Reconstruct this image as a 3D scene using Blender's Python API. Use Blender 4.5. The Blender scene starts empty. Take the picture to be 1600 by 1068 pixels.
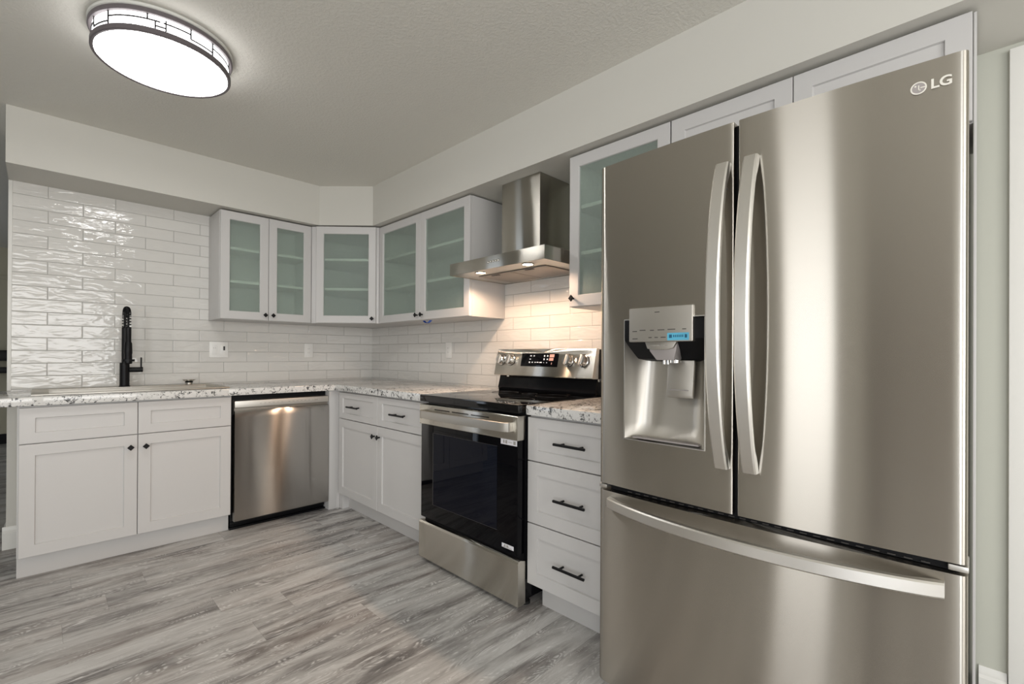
import bpy, bmesh, math
from mathutils import Vector, Matrix

S = bpy.context.scene
COL = S.collection
R = math.radians
PI = math.pi

# ------------------------------------------------------------------ camera
cam_d = bpy.data.cameras.new('camera')
cam = bpy.data.objects.new('camera', cam_d)
COL.objects.link(cam)
YAW, PITCH, ROLL, FPX = 0.7899, 0.0027, 0.0052, 729.04
f = Vector((math.sin(YAW), math.cos(YAW), 0)); r = Vector((math.cos(YAW), -math.sin(YAW), 0)); u = Vector((0, 0, 1))
f2 = f * math.cos(PITCH) + u * math.sin(PITCH); u2 = u * math.cos(PITCH) - f * math.sin(PITCH)
r3 = r * math.cos(ROLL) + u2 * math.sin(ROLL); u3 = u2 * math.cos(ROLL) - r * math.sin(ROLL)
M3 = Matrix((r3, u3, -f2)).transposed()
cam.matrix_world = Matrix.Translation((-2.1816, -3.9706, 1.1382)) @ M3.to_4x4()
cam_d.sensor_width = 36.0
cam_d.lens = 36.0 * FPX / 1600.0
cam_d.shift_x = 2.5123 / 1600.0
cam_d.shift_y = 18.378 / 1600.0
cam_d.clip_start = 0.02
S.camera = cam

# ------------------------------------------------------------------ view, world, large lights
S.view_settings.view_transform = 'Standard'
S.view_settings.look = 'None'
S.view_settings.gamma = 1.0
S.view_settings.use_curve_mapping = False
S.view_settings.exposure = 0.07

W = bpy.data.worlds.new('world'); S.world = W; W.use_nodes = True
W.node_tree.nodes['Background'].inputs[0].default_value = (0.75, 0.86, 1.0, 1)
W.node_tree.nodes['Background'].inputs[1].default_value = 1.0


def area(name, loc, rot, sx, sy, power, col):
    d = bpy.data.lights.new(name, 'AREA'); d.shape = 'RECTANGLE'; d.size = sx; d.size_y = sy
    d.energy = power; d.color = col
    o = bpy.data.objects.new(name, d); o.location = loc; o.rotation_euler = rot; COL.objects.link(o)
    return o


# west-window and far-room daylight, plus two unseen fill lamps added for brightness
LAMP_EMIT = 18.0
area('daylight_west_window', (-5.12, -3.05, 1.25), (0, R(-90), 0), 2.1, 0.62, 13, (1.0, 0.97, 0.93))
area('added_fill_west', (-5.12, -5.75, 1.1), (0, R(-90), 0), 2.0, 1.6, 60, (0.95, 0.97, 1.0))  # added fill to lift the room; no door known on this side
area('added_fill_south', (-2.6, -6.62, 1.35), (R(90), 0, 0), 2.6, 1.5, 75, (1.0, 0.97, 0.93))  # added fill from behind the camera; no known window here
area('daylight_far_room', (-5.1, 2.6, 1.3), (0, R(-90), 0), 1.6, 1.2, 10, (0.8, 0.88, 1.0))

# ------------------------------------------------------------------ node helpers
class NT:
    def __init__(s, name):
        s.m = bpy.data.materials.new(name); s.m.use_nodes = True
        s.t = s.m.node_tree; s.n = s.t.nodes; s.l = s.t.links
        s.b = s.n['Principled BSDF']; s.out = s.n['Material Output']

    def new(s, t, **kw):
        x = s.n.new(t)
        for k, v in kw.items(): setattr(x, k, v)
        return x

    def put(s, sock, v):
        if hasattr(v, 'is_output'): s.l.new(v, sock)
        elif isinstance(v, tuple) and len(v) == 3 and sock.type == 'RGBA': sock.default_value = (*v, 1)
        else: sock.default_value = v

    def math(s, op, a, b=0.0, c=0.0):
        x = s.new('ShaderNodeMath', operation=op)
        s.put(x.inputs[0], a); s.put(x.inputs[1], b); s.put(x.inputs[2], c)
        return x.outputs[0]

    def vmath(s, op, a, b=(0, 0, 0)):
        x = s.new('ShaderNodeVectorMath', operation=op)
        s.put(x.inputs[0], a); s.put(x.inputs[1], b)
        return x.outputs[0]

    def xyz(s, v):
        x = s.new('ShaderNodeSeparateXYZ'); s.put(x.inputs[0], v); return x.outputs

    def vec(s, a, b, c):
        x = s.new('ShaderNodeCombineXYZ'); s.put(x.inputs[0], a); s.put(x.inputs[1], b); s.put(x.inputs[2], c); return x.outputs[0]

    def pos(s): return s.new('ShaderNodeNewGeometry').outputs['Position']

    def obj(s): return s.new('ShaderNodeTexCoord').outputs['Object']

    def noise(s, v, scale, detail=2.0, rough=0.5, dist=0.0):
        x = s.new('ShaderNodeTexNoise'); s.put(x.inputs['Vector'], v)
        x.inputs['Scale'].default_value = scale; x.inputs['Detail'].default_value = detail
        x.inputs['Roughness'].default_value = rough; x.inputs['Distortion'].default_value = dist
        return x.outputs[0]

    def white(s, v):
        x = s.new('ShaderNodeTexWhiteNoise', noise_dimensions='3D'); s.put(x.inputs['Vector'], v); return x.outputs

    def ramp(s, fac, stops, interp='LINEAR'):
        x = s.new('ShaderNodeValToRGB'); s.put(x.inputs[0], fac); e = x.color_ramp.elements
        x.color_ramp.interpolation = interp
        while len(e) < len(stops): e.new(0.5)
        for i, (p, c) in enumerate(stops):
            e[i].position = p; e[i].color = (*c, 1) if isinstance(c, tuple) else (c, c, c, 1)
        return x.outputs[0]

    def mix(s, fac, a, b, blend='MIX'):
        x = s.new('ShaderNodeMix', data_type='RGBA', blend_type=blend)
        s.put(x.inputs[0], fac); s.put(x.inputs[6], a); s.put(x.inputs[7], b)
        return x.outputs[2]

    def bump(s, h, strength, dist=0.01):
        x = s.new('ShaderNodeBump'); s.put(x.inputs['Height'], h)
        x.inputs['Strength'].default_value = strength; x.inputs['Distance'].default_value = dist
        s.l.new(x.outputs[0], s.b.inputs['Normal'])
        return x.outputs[0]

    def set(s, **kw):
        for k, v in kw.items():
            s.put(s.b.inputs[k.replace('_', ' ')], v)
        return s.m


def plain(name, col, rough=0.5, metal=0.0, emit=None, es=0.0, bump=0.0, bscale=200.0):
    n = NT(name)
    n.set(Base_Color=col, Roughness=rough, Metallic=metal)
    if emit is not None:
        n.put(n.b.inputs['Emission Color'], emit); n.b.inputs['Emission Strength'].default_value = es
    if bump:
        n.bump(n.noise(n.obj(), bscale, 3.0), bump, 0.002)
    return n.m


def steel(name, col, rough, aniso=0.8):
    """brushed metal: the brush lines run horizontally, so reflections smear vertically"""
    n = NT(name)
    g = n.new('ShaderNodeBsdfAnisotropic')
    g.inputs['Roughness'].default_value = rough; g.inputs['Anisotropy'].default_value = aniso
    tg = n.new('ShaderNodeTangent', direction_type='RADIAL', axis='Z')
    n.l.new(tg.outputs[0], g.inputs['Tangent'])
    p = n.vmath('MULTIPLY', n.obj(), (3.0, 3.0, 700.0))
    a = n.noise(p, 1.0, 3.0, 0.6)
    n.put(g.inputs['Color'], n.mix(n.math('MULTIPLY', a, 0.14), col, (col[0] * 0.72, col[1] * 0.72, col[2] * 0.72)))
    n.l.new(g.outputs[0], n.out.inputs['Surface'])
    return n.m


MAT = {}
MAT['cab'] = plain('cabinet_white_paint', (0.56, 0.548, 0.535), 0.38, bump=0.02, bscale=60)
MAT['cab_in'] = plain('cabinet_interior', (0.62, 0.63, 0.60), 0.5)
MAT['trimw'] = plain('white_trim_paint', (0.74, 0.73, 0.69), 0.35)
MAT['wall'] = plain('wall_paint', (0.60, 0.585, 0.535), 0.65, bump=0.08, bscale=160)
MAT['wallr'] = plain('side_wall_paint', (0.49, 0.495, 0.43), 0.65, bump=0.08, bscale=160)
MAT['dark'] = plain('black_plastic', (0.006, 0.006, 0.007), 0.35)
MAT['gap'] = plain('black_recess', (0.004, 0.004, 0.005), 0.6)
MAT['blackmetal'] = plain('matte_black_metal', (0.006, 0.006, 0.007), 0.42, 0.0)
for k_ in ('dark', 'blackmetal', 'gap'): MAT[k_].node_tree.nodes['Principled BSDF'].inputs['Specular IOR Level'].default_value = 0.22
MAT['blackglass'] = plain('black_glass', (0.002, 0.002, 0.003), 0.03)
MAT['ceran'] = plain('cooktop_glass', (0.004, 0.004, 0.004), 0.05)
MAT['ovenwin'] = plain('oven_window_glass', (0.002, 0.003, 0.008), 0.02)
MAT['enamel'] = plain('black_enamel', (0.006, 0.006, 0.007), 0.12)
for k_ in ('blackglass', 'ovenwin', 'enamel'): MAT[k_].node_tree.nodes['Principled BSDF'].inputs['Specular IOR Level'].default_value = 0.16
MAT['burner'] = plain('burner_print', (0.035, 0.033, 0.031), 0.3)
MAT['steel'] = steel('brushed_stainless', (0.53, 0.50, 0.45), 0.22)
MAT['steel_r'] = steel('brushed_stainless_range', (0.66, 0.63, 0.57), 0.24)
MAT['steel_dw'] = steel('brushed_stainless_dishwasher', (0.43, 0.41, 0.385), 0.18)
MAT['steel_hood'] = steel('brushed_stainless_hood', (0.50, 0.48, 0.43), 0.24)
MAT['steel_s'] = steel('satin_stainless', (0.60, 0.575, 0.53), 0.45, 0.3)
MAT['handle'] = plain('satin_aluminium_handle', (0.74, 0.72, 0.68), 0.34, 1.0)
MAT['chrome'] = plain('polished_chrome', (0.75, 0.73, 0.70), 0.10, 1.0)
MAT['steelcap'] = plain('pale_steel_edge', (0.62, 0.60, 0.56), 0.4, 1.0)
MAT['outlet'] = plain('white_outlet_plastic', (0.80, 0.79, 0.76), 0.3)
MAT['slot'] = plain('outlet_slot', (0.02, 0.02, 0.02), 0.5)
MAT['mesh'] = plain('aluminium_filter_mesh', (0.34, 0.31, 0.28), 0.45, 0.9, bump=0.5, bscale=420)
MAT['blue'] = plain('blue_film_sticker', (0.12, 0.48, 0.68), 0.35)
MAT['bluedark'] = plain('blue_sticker_print', (0.01, 0.10, 0.19), 0.5)
MAT['bluetape'] = plain('blue_masking_tape', (0.03, 0.12, 0.55), 0.6)
MAT['sticker'] = plain('white_paper_sticker', (0.72, 0.71, 0.74), 0.5)
MAT['ink'] = plain('dark_print', (0.05, 0.045, 0.04), 0.5)
MAT['inkfaint'] = plain('faint_grey_print', (0.34, 0.32, 0.29), 0.5)
MAT['icon'] = plain('pale_lit_icon', (0.5, 0.5, 0.5), 0.5, emit=(0.9, 0.93, 1.0), es=0.35)
MAT['iconred'] = plain('red_lit_icon', (0.4, 0.2, 0.15), 0.5, emit=(1.0, 0.65, 0.55), es=0.25)
MAT['logo'] = plain('silver_logo', (0.80, 0.77, 0.70), 0.35, 0.3)
MAT['logogrey'] = plain('logo_grey', (0.36, 0.33, 0.32), 0.4, 0.3)
MAT['lampring'] = plain('lamp_grey_ring', (0.11, 0.095, 0.10), 0.5)
MAT['lattice'] = plain('lamp_dark_lattice', (0.004, 0.004, 0.004), 0.7)
MAT['lampbase'] = plain('lamp_base_white', (0.62, 0.62, 0.58), 0.5)
MAT['lampdiff'] = plain('lamp_diffuser', (0.9, 0.9, 0.9), 0.5, emit=(1.0, 0.985, 0.97), es=LAMP_EMIT)
MAT['lampside'] = plain('lamp_side_shade', (0.8, 0.8, 0.8), 0.5, emit=(1.0, 0.98, 0.97), es=6.0)
MAT['hoodlamp'] = plain('hood_lamp_glow', (1, 0.9, 0.75), 0.3, emit=(1.0, 0.80, 0.55), es=40.0)
MAT['brown'] = plain('dark_brown_wood', (0.10, 0.07, 0.045), 0.45)
MAT['rubber'] = plain('black_rubber', (0.006, 0.006, 0.006), 0.7)
MAT['farwall_dimmed'] = plain('far_room_wall_paint_dimmed', (0.42, 0.39, 0.29), 0.7, bump=0.05)  # same wall paint, with the far room's dimness put into the colour


def ceiling_mat():
    n = NT('ceiling_knockdown_paint'); p = n.pos()
    a = n.noise(p, 75.0, 3.0, 0.55, 0.4); a2 = n.noise(p, 22.0, 2.0)
    h = n.math('ADD', n.ramp(a, [(0.42, 0.0), (0.62, 1.0)]), n.math('MULTIPLY', a2, 0.6))
    n.bump(h, 0.22, 0.004)
    n.set(Base_Color=(0.70, 0.685, 0.63), Roughness=0.8)
    return n.m


MAT['ceil'] = ceiling_mat()


def tile_mat(name, axis, org, pitch, zt=2.143, h=0.0763, sgn=1.0):
    n = NT(name); p = n.xyz(n.pos())
    v = n.math('DIVIDE', n.math('SUBTRACT', zt, p[2]), h)
    row = n.math('FLOOR', v); fv = n.math('FRACT', v)
    par = n.math('FLOORED_MODULO', row, 2.0)
    uu = n.math('ADD', n.math('DIVIDE', n.math('MULTIPLY', n.math('SUBTRACT', p[axis], org), sgn), pitch), n.math('MULTIPLY', par, 0.5))
    colm = n.math('FLOOR', uu); fu = n.math('FRACT', uu)
    ev = n.math('MULTIPLY', n.math('MINIMUM', fv, n.math('SUBTRACT', 1.0, fv)), h)
    eu = n.math('MULTIPLY', n.math('MINIMUM', fu, n.math('SUBTRACT', 1.0, fu)), pitch)
    e = n.math('MINIMUM', ev, eu)
    grout = n.math('LESS_THAN', e, 0.0014)
    edge = n.ramp(n.math('DIVIDE', e, 0.006), [(0.15, 0.0), (0.75, 1.0)], 'EASE')
    rnd = n.white(n.vec(row, colm, 3.0))
    rv = n.vmath('SCALE', rnd['Color']); rv.node.inputs['Scale'].default_value = 40.0
    loc = n.vec(n.math('MULTIPLY', uu, pitch * 9.0), n.math('MULTIPLY', v, h * 28.0), 0.0)
    q = n.vmath('ADD', loc, rv)
    wob = n.noise(q, 1.0, 1.8, 0.45, 0.9)
    tilt = n.math('MULTIPLY', n.math('SUBTRACT', rnd['Value'], 0.5), n.math('MULTIPLY', fv, 0.10))
    hgt = n.math('ADD', n.math('ADD', n.math('MULTIPLY', wob, 0.85), tilt), n.math('MULTIPLY', edge, 0.30))
    n.bump(hgt, 0.46, 0.009)
    tint = n.mix(n.math('MULTIPLY', rnd['Value'], 0.6), (0.685, 0.67, 0.635), (0.635, 0.62, 0.59))
    n.put(n.b.inputs['Base Color'], n.mix(grout, tint, (0.36, 0.35, 0.33)))
    n.put(n.b.inputs['Roughness'], n.math('MULTIPLY_ADD', grout, 0.7, 0.045))
    return n.m


MAT['tile_back'] = tile_mat('subway_tile_back', 0, -0.2805, 0.3115)
MAT['tile_right'] = tile_mat('subway_tile_right', 1, -1.532, 0.309, sgn=-1.0)


def floor_mat():
    n = NT('grey_vinyl_planks'); p = n.xyz(n.pos())
    PW, PL = 0.18, 1.22
    v = n.math('DIVIDE', p[1], PW); row = n.math('FLOOR', v); fv = n.math('FRACT', v)
    off = n.white(n.vec(row, 7.0, 1.0))['Value']
    uu = n.math('ADD', n.math('DIVIDE', p[0], PL), off)
    c = n.math('FLOOR', uu); fu = n.math('FRACT', uu)
    rnd = n.white(n.vec(row, c, 11.0))
    rv = n.vmath('SCALE', rnd['Color']); rv.node.inputs['Scale'].default_value = 30.0
    base = n.vmath('ADD', n.vec(n.math('MULTIPLY', p[0], 1.0), n.math('MULTIPLY', p[1], 5.5), 0.0), rv)
    big = n.noise(base, 1.3, 3.5, 0.6, 1.0)
    fine = n.noise(n.vmath('MULTIPLY', base, (2.2, 2.6, 1.0)), 3.0, 6.0, 0.7, 1.2)
    ring = n.noise(n.vmath('ADD', n.vec(n.math('MULTIPLY', p[0], 2.2), n.math('MULTIPLY', p[1], 7.0), 0.0), rv), 1.6, 1.0, 0.5, 1.2)
    lines = n.math('ABSOLUTE', n.math('SINE', n.math('MULTIPLY', ring, 62.0)))
    s1 = n.math('MULTIPLY', n.math('SUBTRACT', big, 0.5), 2.3)
    s2 = n.math('MULTIPLY', n.math('SUBTRACT', fine, 0.5), 0.75)
    s3 = n.math('MULTIPLY', n.math('SUBTRACT', rnd['Value'], 0.5), 0.09)
    val = n.math('ADD', n.math('ADD', s1, s2), n.math('ADD', s3, 0.52))
    g = n.ramp(val, [(0.05, (0.11, 0.102, 0.098)), (0.34, (0.27, 0.257, 0.245)), (0.56, (0.41, 0.397, 0.38)), (0.92, (0.55, 0.54, 0.52))])
    brown = n.noise(n.vmath('ADD', n.vec(n.math('MULTIPLY', p[0], 0.8), n.math('MULTIPLY', p[1], 5.0), 4.0), rv), 1.3, 2.0)
    g = n.mix(n.math('MULTIPLY', n.ramp(brown, [(0.48, 0.0), (0.70, 1.0)]), 0.30), g, (0.30, 0.235, 0.20))
    streak = n.noise(n.vmath('MULTIPLY', base, (1.4, 2.6, 1.0)), 2.2, 5.0, 0.72, 1.6)
    wl = n.math('MULTIPLY', n.ramp(streak, [(0.50, 0.0), (0.62, 1.0)]), n.ramp(lines, [(0.45, 1.0), (0.9, 0.0)]))
    g = n.mix(n.math('MULTIPLY', wl, 0.9), g, (0.66, 0.65, 0.63))
    e = n.math('MINIMUM', n.math('MULTIPLY', n.math('MINIMUM', fv, n.math('SUBTRACT', 1.0, fv)), PW),
               n.math('MULTIPLY', n.math('MINIMUM', fu, n.math('SUBTRACT', 1.0, fu)), PL))
    seam = n.math('LESS_THAN', e, 0.0009)
    g = n.mix(n.math('MULTIPLY', seam, 0.35), g, (0.10, 0.095, 0.09))
    n.put(n.b.inputs['Base Color'], g)
    n.set(Roughness=0.42)
    n.b.inputs['Specular IOR Level'].default_value = 0.35
    hb = n.math('SUBTRACT', n.math('MULTIPLY', fine, 0.35), n.math('MULTIPLY', seam, 0.6))
    n.bump(hb, 0.12, 0.003)
    return n.m


MAT['floor'] = floor_mat()


def granite_mat():
    n = NT('white_speckled_granite'); p = n.pos()
    a = n.noise(p, 55.0, 5.0, 0.72, 0.9)
    b = n.noise(p, 9.0, 3.0, 0.6)
    c = n.noise(p, 170.0, 3.0, 0.6)
    sp = n.math('ADD', a, n.math('MULTIPLY', n.math('SUBTRACT', b, 0.5), 0.42))
    m = n.ramp(sp, [(0.555, 0.0), (0.585, 1.0)])
    gr = n.ramp(sp, [(0.50, 0.0), (0.57, 1.0)])
    base = n.mix(n.math('MULTIPLY', c, 0.5), (0.74, 0.73, 0.705), (0.52, 0.515, 0.50))
    g = n.mix(n.math('MULTIPLY', gr, 0.65), base, (0.40, 0.40, 0.39))
    g = n.mix(m, g, (0.055, 0.055, 0.055))
    n.put(n.b.inputs['Base Color'], g)
    n.set(Roughness=0.13)
    return n.m


MAT['granite'] = granite_mat()


def glass_mat():
    """thin sheets of pebbled, slightly frosted cabinet glass"""
    n = NT('pebbled_cabinet_glass'); p = n.obj()
    w = n.vmath('MULTIPLY', p, (1.0, 1.0, 0.75))
    h = n.noise(w, 110.0, 2.0, 0.5, 1.4)
    bn = n.bump(h, 1.0, 0.006)
    tr = n.new('ShaderNodeBsdfTransparent'); tr.inputs[0].default_value = (0.90, 0.96, 0.915, 1)
    rf = n.new('ShaderNodeBsdfRefraction'); rf.inputs['Color'].default_value = (0.90, 0.96, 0.915, 1)
    rf.inputs['Roughness'].default_value = 0.08; rf.inputs['IOR'].default_value = 1.05
    n.l.new(bn, rf.inputs['Normal'])
    tl = n.new('ShaderNodeBsdfTranslucent'); tl.inputs[0].default_value = (0.55, 0.66, 0.60, 1)
    df = n.new('ShaderNodeBsdfDiffuse'); df.inputs[0].default_value = (0.66, 0.75, 0.69, 1); n.l.new(bn, df.inputs['Normal'])
    gl = n.new('ShaderNodeBsdfGlossy'); gl.inputs['Roughness'].default_value = 0.16; n.l.new(bn, gl.inputs['Normal'])

    def mx(fac, a, b):
        x = n.new('ShaderNodeMixShader'); n.put(x.inputs[0], fac); n.l.new(a, x.inputs[1]); n.l.new(b, x.inputs[2]); return x.outputs[0]
    a = mx(0.45, tr.outputs[0], rf.outputs[0])
    a = mx(0.16, a, df.outputs[0])
    fr = n.new('ShaderNodeFresnel'); fr.inputs[0].default_value = 1.5
    a = mx(n.math('MULTIPLY', fr.outputs[0], n.math('MULTIPLY_ADD', n.new('ShaderNodeNewGeometry').outputs['Backfacing'], -1.3, 1.3)), a, gl.outputs[0])
    n.l.new(a, n.out.inputs['Surface'])
    return n.m


MAT['pane'] = glass_mat()

# ------------------------------------------------------------------ mesh helpers
class MB:
    def __init__(s): s.bm = bmesh.new()

    def _merge(s, t, mat=None):
        if mat is not None: t.transform(mat)
        me = bpy.data.meshes.new('t'); t.to_mesh(me); t.free(); s.bm.from_mesh(me); bpy.data.meshes.remove(me)
        return s

    def poly(s, verts, faces, bev=0.0, seg=2, mat=None, ang=30):
        t = bmesh.new(); vs = [t.verts.new(v) for v in verts]
        for fc in faces: t.faces.new([vs[i] for i in fc])
        bmesh.ops.recalc_face_normals(t, faces=t.faces)
        if bev:
            es = [e for e in t.edges if len(e.link_faces) == 2 and e.calc_face_angle(0) > R(ang)]
            bmesh.ops.bevel(t, geom=es, offset=bev, segments=seg, profile=0.6, affect='EDGES', clamp_overlap=True)
        return s._merge(t, mat)

    def box(s, x0, x1, y0, y1, z0, z1, bev=0.0, seg=2, mat=None):
        x0, x1 = min(x0, x1), max(x0, x1); y0, y1 = min(y0, y1), max(y0, y1); z0, z1 = min(z0, z1), max(z0, z1)
        v = [(x, y, z) for x in (x0, x1) for y in (y0, y1) for z in (z0, z1)]
        return s.poly(v, [(0, 1, 3, 2), (4, 6, 7, 5), (0, 4, 5, 1), (2, 3, 7, 6), (0, 2, 6, 4), (1, 5, 7, 3)], bev, seg, mat)

    def prism(s, pts, axis, a, b, bev=0.0, seg=2, mat=None, ang=30):
        """extrude a polygon along axis: 'z' pts=(x,y); 'x' pts=(y,z); 'y' pts=(x,z)"""
        def P(p, h): return {'z': (p[0], p[1], h), 'x': (h, p[0], p[1]), 'y': (p[0], h, p[1])}[axis]
        n = len(pts); v = [P(p, a) for p in pts] + [P(p, b) for p in pts]
        fc = [tuple(range(n))[::-1], tuple(range(n, 2 * n))] + [(i, (i + 1) % n, n + (i + 1) % n, n + i) for i in range(n)]
        return s.poly(v, fc, bev, seg, mat, ang)

    def lathe(s, prof, n=40, cx=0, cy=0, mat=None, cap=True):
        """prof: list of (radius, z) revolved about the vertical through (cx, cy)"""
        v = []; fc = []; m = len(prof)
        for i in range(n):
            a = 2 * PI * i / n
            for (rr, z) in prof: v.append((cx + rr * math.cos(a), cy + rr * math.sin(a), z))
        for i in range(n):
            j = (i + 1) % n
            for k in range(m - 1): fc.append((i * m + k, j * m + k, j * m + k + 1, i * m + k + 1))
        if cap:
            fc.append(tuple(i * m for i in range(n))); fc.append(tuple(i * m + m - 1 for i in range(n)))
        return s.poly(v, fc, 0, 2, mat)

    def cyl(s, a, b, rad, n=20, rad2=None, bev=0.0):
        a = Vector(a); b = Vector(b); d = b - a; L = d.length
        q = d.to_track_quat('Z', 'Y').to_matrix().to_4x4()
        r2 = rad if rad2 is None else rad2
        prof = [(rad, 0), (r2, L)] if not bev else [(rad - bev, 0), (rad, bev), (r2, L - bev), (r2 - bev, L)]
        return s.lathe(prof, n, mat=Matrix.Translation(a) @ q)

    def tube(s, pts, rad, n=10):
        pts = [Vector(p) for p in pts]; v = []; fc = []; N = len(pts)
        up = Vector((0, 0, 1)); prev = None
        for i, p in enumerate(pts):
            t = (pts[min(i + 1, N - 1)] - pts[max(i - 1, 0)]).normalized()
            if prev is None:
                x = t.cross(up)
                if x.length < 1e-3: x = t.cross(Vector((0, 1, 0)))
                x.normalize()
            else:
                x = prev - t * prev.dot(t); x.normalize()
            prev = x; y = t.cross(x)
            rr = rad[i] if isinstance(rad, (list, tuple)) else rad
            for k in range(n):
                a = 2 * PI * k / n; v.append(p + x * rr * math.cos(a) + y * rr * math.sin(a))
        for i in range(N - 1):
            for k in range(n):
                l = (k + 1) % n; fc.append((i * n + k, i * n + l, (i + 1) * n + l, (i + 1) * n + k))
        fc.append(tuple(range(n))); fc.append(tuple(range((N - 1) * n, N * n)))
        return s.poly(v, fc)

    def build(s, name, mat, parent=None, smooth=25):
        me = bpy.data.meshes.new(name); s.bm.to_mesh(me); s.bm.free()
        me.materials.append(MAT[mat] if isinstance(mat, str) else mat)
        if smooth:
            for p in me.polygons: p.use_smooth = True
            bmx = bmesh.new(); bmx.from_mesh(me)
            for e in bmx.edges:
                if len(e.link_faces) == 2 and e.calc_face_angle(0) > R(smooth): e.smooth = False
            bmx.to_mesh(me); bmx.free()
        o = bpy.data.objects.new(name, me); COL.objects.link(o)
        if parent is not None: o.parent = parent
        return o


def tag(o, label=None, cat=None, group=None, kind=None):
    if label: o['label'] = label
    if cat: o['category'] = cat
    if group: o['group'] = group
    if kind: o['kind'] = kind
    return o


def thing(name, label, cat, loc=(0, 0, 0), rz=0.0, group=None):
    o = bpy.data.objects.new(name, None); o.empty_display_size = 0.1; COL.objects.link(o)
    o.location = loc; o.rotation_euler = (0, 0, rz)
    return tag(o, label, cat, group)


def struct(name, mb, mat, smooth=25, parent=None):
    o = mb.build(name, mat, parent, smooth)
    return tag(o, kind='structure')


def text_mesh(txt, size, mat4, depth=0.0006, bold=0.0):
    cu = bpy.data.curves.new('txt', 'FONT'); cu.body = txt; cu.size = size; cu.extrude = depth / 2; cu.offset = bold
    cu.align_x = 'CENTER'; cu.align_y = 'CENTER'
    o = bpy.data.objects.new('txt', cu); COL.objects.link(o)
    dg = bpy.context.evaluated_depsgraph_get()
    me = bpy.data.meshes.new_from_object(o.evaluated_get(dg))
    me.transform(mat4)
    bpy.data.objects.remove(o); bpy.data.curves.remove(cu)
    return me


# faces of things that front -y in their own frame: x to the right, z up
FRONT = Matrix(((1, 0, 0, 0), (0, 0, -1, 0), (0, 1, 0, 0), (0, 0, 0, 1)))
RW = R(-90)        # things standing along the right-hand wall

# ------------------------------------------------------------------ the room
ZC, ZS, SD = 2.441, 2.137, 0.366
WX = -2.313
b = MB(); b.box(-5.3, 0.3, -6.8, 4.8, -0.06, 0.0); struct('floor', b, 'floor')
b = MB(); b.box(-5.3, 0.3, -6.8, 4.8, ZC, ZC + 0.1); struct('ceiling', b, 'ceil')
b = MB(); b.box(WX, 0.0, 0.0, 0.115, 0.0, ZC); struct('wall_back', b, 'wall')
# right wall, with the doorway beyond the refrigerator
b = MB()
b.box(0.0, 0.12, -4.125, 4.7, 0, ZC); b.box(0.0, 0.12, -6.7, -4.935, 0, ZC); b.box(0.0, 0.12, -4.935, -4.125, 2.045, ZC)
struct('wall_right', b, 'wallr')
b = MB(); b.box(-5.2, 0.0, 4.6, 4.72, 0, ZC); struct('wall_far', b, 'farwall_dimmed')


def wall_with_hole(name, mat, axis, c0, c1, a0, a1, holes):
    """wall slab between c0, c1 along axis; spans a0..a1 in the other; holes (a, b, z0, z1)"""
    mb = MB()
    def bx(p, q, z0, z1):
        if axis == 'x': mb.box(c0, c1, p, q, z0, z1)
        else: mb.box(p, q, c0, c1, z0, z1)
    cur = a0
    for (p, q, z0, z1) in sorted(holes):
        bx(cur, p, 0, ZC)
        if z0 > 0: bx(p, q, 0, z0)
        bx(p, q, z1, ZC); cur = q
    bx(cur, a1, 0, ZC)
    return struct(name, mb, mat)


wall_with_hole('wall_left', 'wall', 'x', -5.3, -5.2, -6.7, 4.7,
               [(-6.55, -4.95, 0.05, 2.1), (-3.36, -2.74, 0.20, 2.30), (2.0, 3.2, 0.5, 2.1)])
wall_with_hole('wall_front', 'wall', 'y', -6.8, -6.7, -5.2, 0.0, [(-3.9, -1.3, 0.6, 2.1)])

# soffit above the wall cabinets, with its cut corner
b = MB()
b.prism([(WX, 0.0), (WX, -SD), (-0.66, -SD), (-SD, -0.66), (-SD, -6.7), (0.0, -6.7), (0.0, 0.0)], 'z', ZS, ZC)
struct('ceiling_soffit', b, 'wall')

# tiled splashbacks
b = MB(); b.box(-2.297, 0.0, -0.008, 0.0, 0.90, ZS); struct('wall_splashback_back', b, 'tile_back')
b = MB(); b.box(-0.008, 0.0, -3.06, -0.008, 0.90, 1.70); struct('wall_splashback_right', b, 'tile_right')
b = MB(); b.box(WX - 0.001, -2.297, -0.0105, 0.0, 0.916, ZS, 0.002); struct('trim_1', b, 'trimw')
b = MB()
prof = [(0, 0), (-0.015, 0), (-0.015, 0.095), (-0.010, 0.105), (-0.010, 0.115), (-0.004, 0.130), (0, 0.130)]
b.prism([(p[0] + WX - 0.0, p[1]) for p in prof], 'y', 0.0, 0.115)
b.prism(prof, 'x', WX - 0.015, -2.262)
struct('baseboard_back', b, 'trimw')
b = MB()
b.prism(prof, 'y', -4.05, -3.986); b.prism(prof, 'y', -6.7, -5.01)
struct('baseboard_right', b, 'trimw')
b = MB(); b.prism([(4.6, 0), (4.585, 0), (4.585, 0.095), (4.592, 0.125), (4.6, 0.125)], 'x', -5.2, 0.0); struct('baseboard_far', b, 'gap')  # coloured black for the shadow along the far floor edge
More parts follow.
